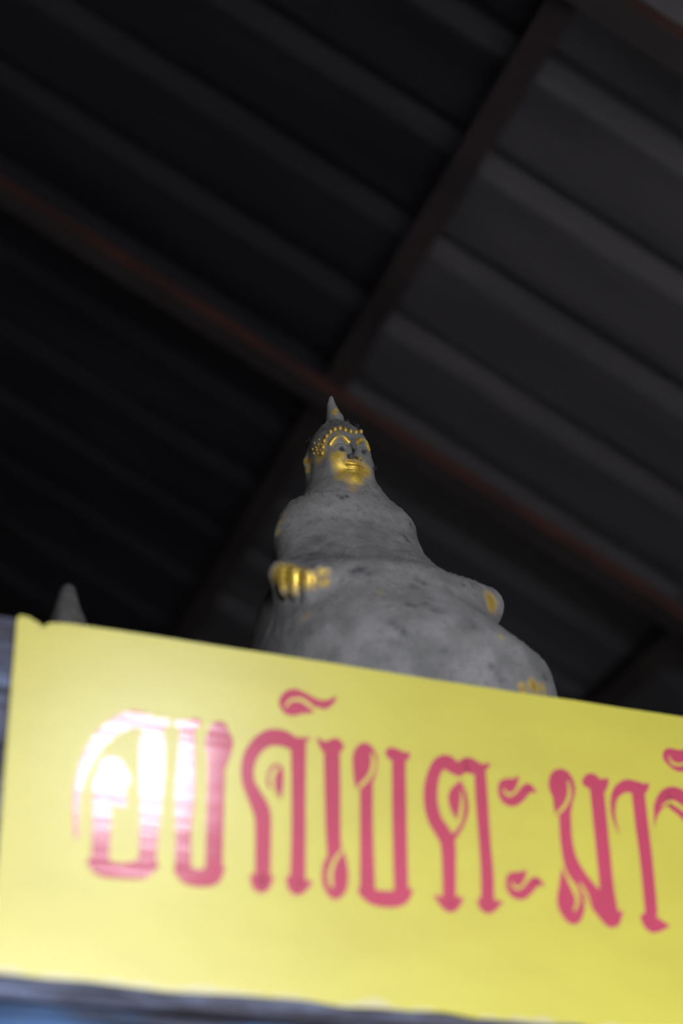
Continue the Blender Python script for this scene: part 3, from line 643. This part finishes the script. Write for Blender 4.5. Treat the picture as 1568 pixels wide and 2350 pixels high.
# crusted dust: uneven thickness, lumpy on upward faces
lump = 0.0010 * vnoise(V, 90, 1) + 0.0007 * vnoise(V, 240, 2) + 0.0005 * vnoise(V, 520, 3)
upf = np.clip(Nrm[:, 2], 0, 1)
fluff = np.clip(vnoise(V, 330, 5) - 0.12, 0, 1) * 0.010 * np.clip(upf - 0.25, 0, 1)
body_w = np.where(VU[:, 2] < 0.36, 1.0, 0.35) * (1 - 0.8 * gold)
V2 = V + Nrm * ((lump * body_w + fluff * (1 - gold))[:, None]); V2[:, 2] = np.maximum(V2[:, 2], BASE)
me.vertices.foreach_set('co', V2.astype(f32).ravel())
for nm, arr in (('gold', gold), ('dark', dark)):
    a = me.attributes.new(nm, 'FLOAT', 'POINT'); a.data.foreach_set('value', arr.astype(f32))
me.update(); me.materials.append(M_STATUE)
statue = empty('seated_buddha_statue', tuple(ORG)); statue.rotation_euler = (0, 0, PSI)
tag(statue, 'dust-covered golden seated Buddha statue with pointed finial behind the yellow sign', 'statue', 'statues on the altar')
body = bpy.data.objects.new('body', me); COL.objects.link(body); body.parent = statue
# hair curls along the brow line, each a small gilded bead
cm = bpy.data.meshes.new('hair_curl'); bm = bmesh.new(); bmesh.ops.create_icosphere(bm, subdivisions=2, radius=1.0)
for v in bm.verts: v.co.z *= 1.25
bm.to_mesh(cm); bm.free(); cm.materials.append(M_GOLD); cm.polygons.foreach_set('use_smooth', [True] * len(cm.polygons))
cr = lambda x, y: (660 + x * 0.15306, 890 + y * 0.15306)
bvh2 = bvh
def curl(p, nrm, r):
    o = bpy.data.objects.new('hair_curl', cm); COL.objects.link(o); o.parent = statue
    o.location = Vector(p) + Vector(nrm) * r * 0.35; o.scale = (r, r, r); return o
left_curls = [(530, 985), (540, 895), (560, 805), (592, 732), (650, 667), (715, 632), (790, 617), (867, 640), (945, 665), (1020, 677), (1095, 667), (1155, 710)]
for q in left_curls:
    d = Vector(RZ.T @ ray(*cr(*q))).normalized(); h = bvh2.ray_cast(Vector(LOCAL_CAM), d)
    if h[0]: curl(h[0], h[1], 0.0027)
for q in ((470, 850), (445, 935), (500, 930), (410, 830), (380, 920), (480, 775), (520, 850), (430, 900), (460, 985), (400, 985)):
    d = Vector(RZ.T @ ray(*cr(*q))).normalized(); h = bvh2.ray_cast(Vector(LOCAL_CAM), d)
    if h[0]: curl(h[0], h[1], 0.0013)

# soot lint clinging to the edges, each tuft a tangle of fine fibres
def lint(px, py, size, n, seed):
    r_ = random.Random(seed); c = spot(px, py); vs_, fs = [], []
    for _ in range(n):
        p = Vector(c) + Vector([r_.gauss(0, size * 0.45) for _ in range(3)]); d = Vector([r_.gauss(0, 1) for _ in range(3)]).normalized()
        rad = 0.00010 + 0.00010 * r_.random(); prev = None
        for k_ in range(6):
            a = d.orthogonal().normalized(); b = d.cross(a); o_ = len(vs_)
            for q in range(3): vs_.append(p + (a * math.cos(q * 2.094) + b * math.sin(q * 2.094)) * rad)
            if prev is not None:
                for q in range(3): fs.append((prev + q, prev + (q + 1) % 3, o_ + (q + 1) % 3, o_ + q))
            prev = o_; d = (d + Vector([r_.gauss(0, 0.5) for _ in range(3)])).normalized(); p = p + d * size * 0.22
    o = obj('lint_tuft', vs_, fs, M_LINT, statue); o['kind'] = 'stuff'; return o
for i, a in enumerate(((822, 972, .0035, 40), (829, 976, .0035, 45), (800, 966, .003, 30), (770, 968, .004, 45), (757, 972, .003, 30), (712, 1012, .003, 20), (857, 1074, .0035, 35), (898, 1152, .002, 10), (941, 1203, .0025, 14), (1085, 1346, .005, 35), (1062, 1343, .004, 24), (1248, 1556, .005, 40), (843, 990, .002, 12), (660, 1160, .002, 8))):
    lint(*a, seed=i + 3)

# another statue further back on the shelf, only its finial shows over the sign
tip2 = at(156, 1398, 2.5); s2 = (tip2[2] - SHELF) / (0.517 - BASE)
st2 = empty('seated_buddha_statue', (float(tip2[0]) + 0.024 * s2, float(tip2[1]), SHELF + 0.0004 - BASE * s2)); st2.rotation_euler = (0, 0, PSI); st2.scale = (s2,) * 3
tag(st2, 'grey statue finial just showing over the left end of the yellow sign', 'statue', 'statues on the altar')
for ch in list(statue.children):
    c = ch.copy(); COL.objects.link(c); c.parent = st2
fin = []; ring = 20; zt = 0.517 + 0.038 / s2
FP = ((-0.110, 0.012), (-0.098, 0.030), (-0.075, 0.028), (-0.056, 0.0245), (-0.042, 0.0195), (-0.028, 0.0160), (-0.014, 0.0125), (-0.004, 0.0095), (0.0, 0.0050))
for (dz, r) in FP:
    for i in range(ring):
        a = 2 * math.pi * i / ring; rr = r * (1 + 0.06 * math.cos(8 * a)); fin.append((-0.026 + rr * math.cos(a) + 0.12 * dz * dz / 0.01 * 0.1, rr * math.sin(a), zt + dz))
fin += [(-0.026, 0, zt - 0.112), (-0.026, 0, zt + 0.001)]
ff = [(r * ring + i, r * ring + (i + 1) % ring, (r + 1) * ring + (i + 1) % ring, (r + 1) * ring + i) for r in range(len(FP) - 1) for i in range(ring)]
ff += [(len(FP) * ring, (i + 1) % ring, i) for i in range(ring)] + [(len(FP) * ring + 1, (len(FP) - 1) * ring + i, (len(FP) - 1) * ring + (i + 1) % ring) for i in range(ring)]
fo = obj('finial', fin, ff, M_DUST, st2, True)
print('statue verts', len(V), 'polys', len(Q), 'scale2', s2)
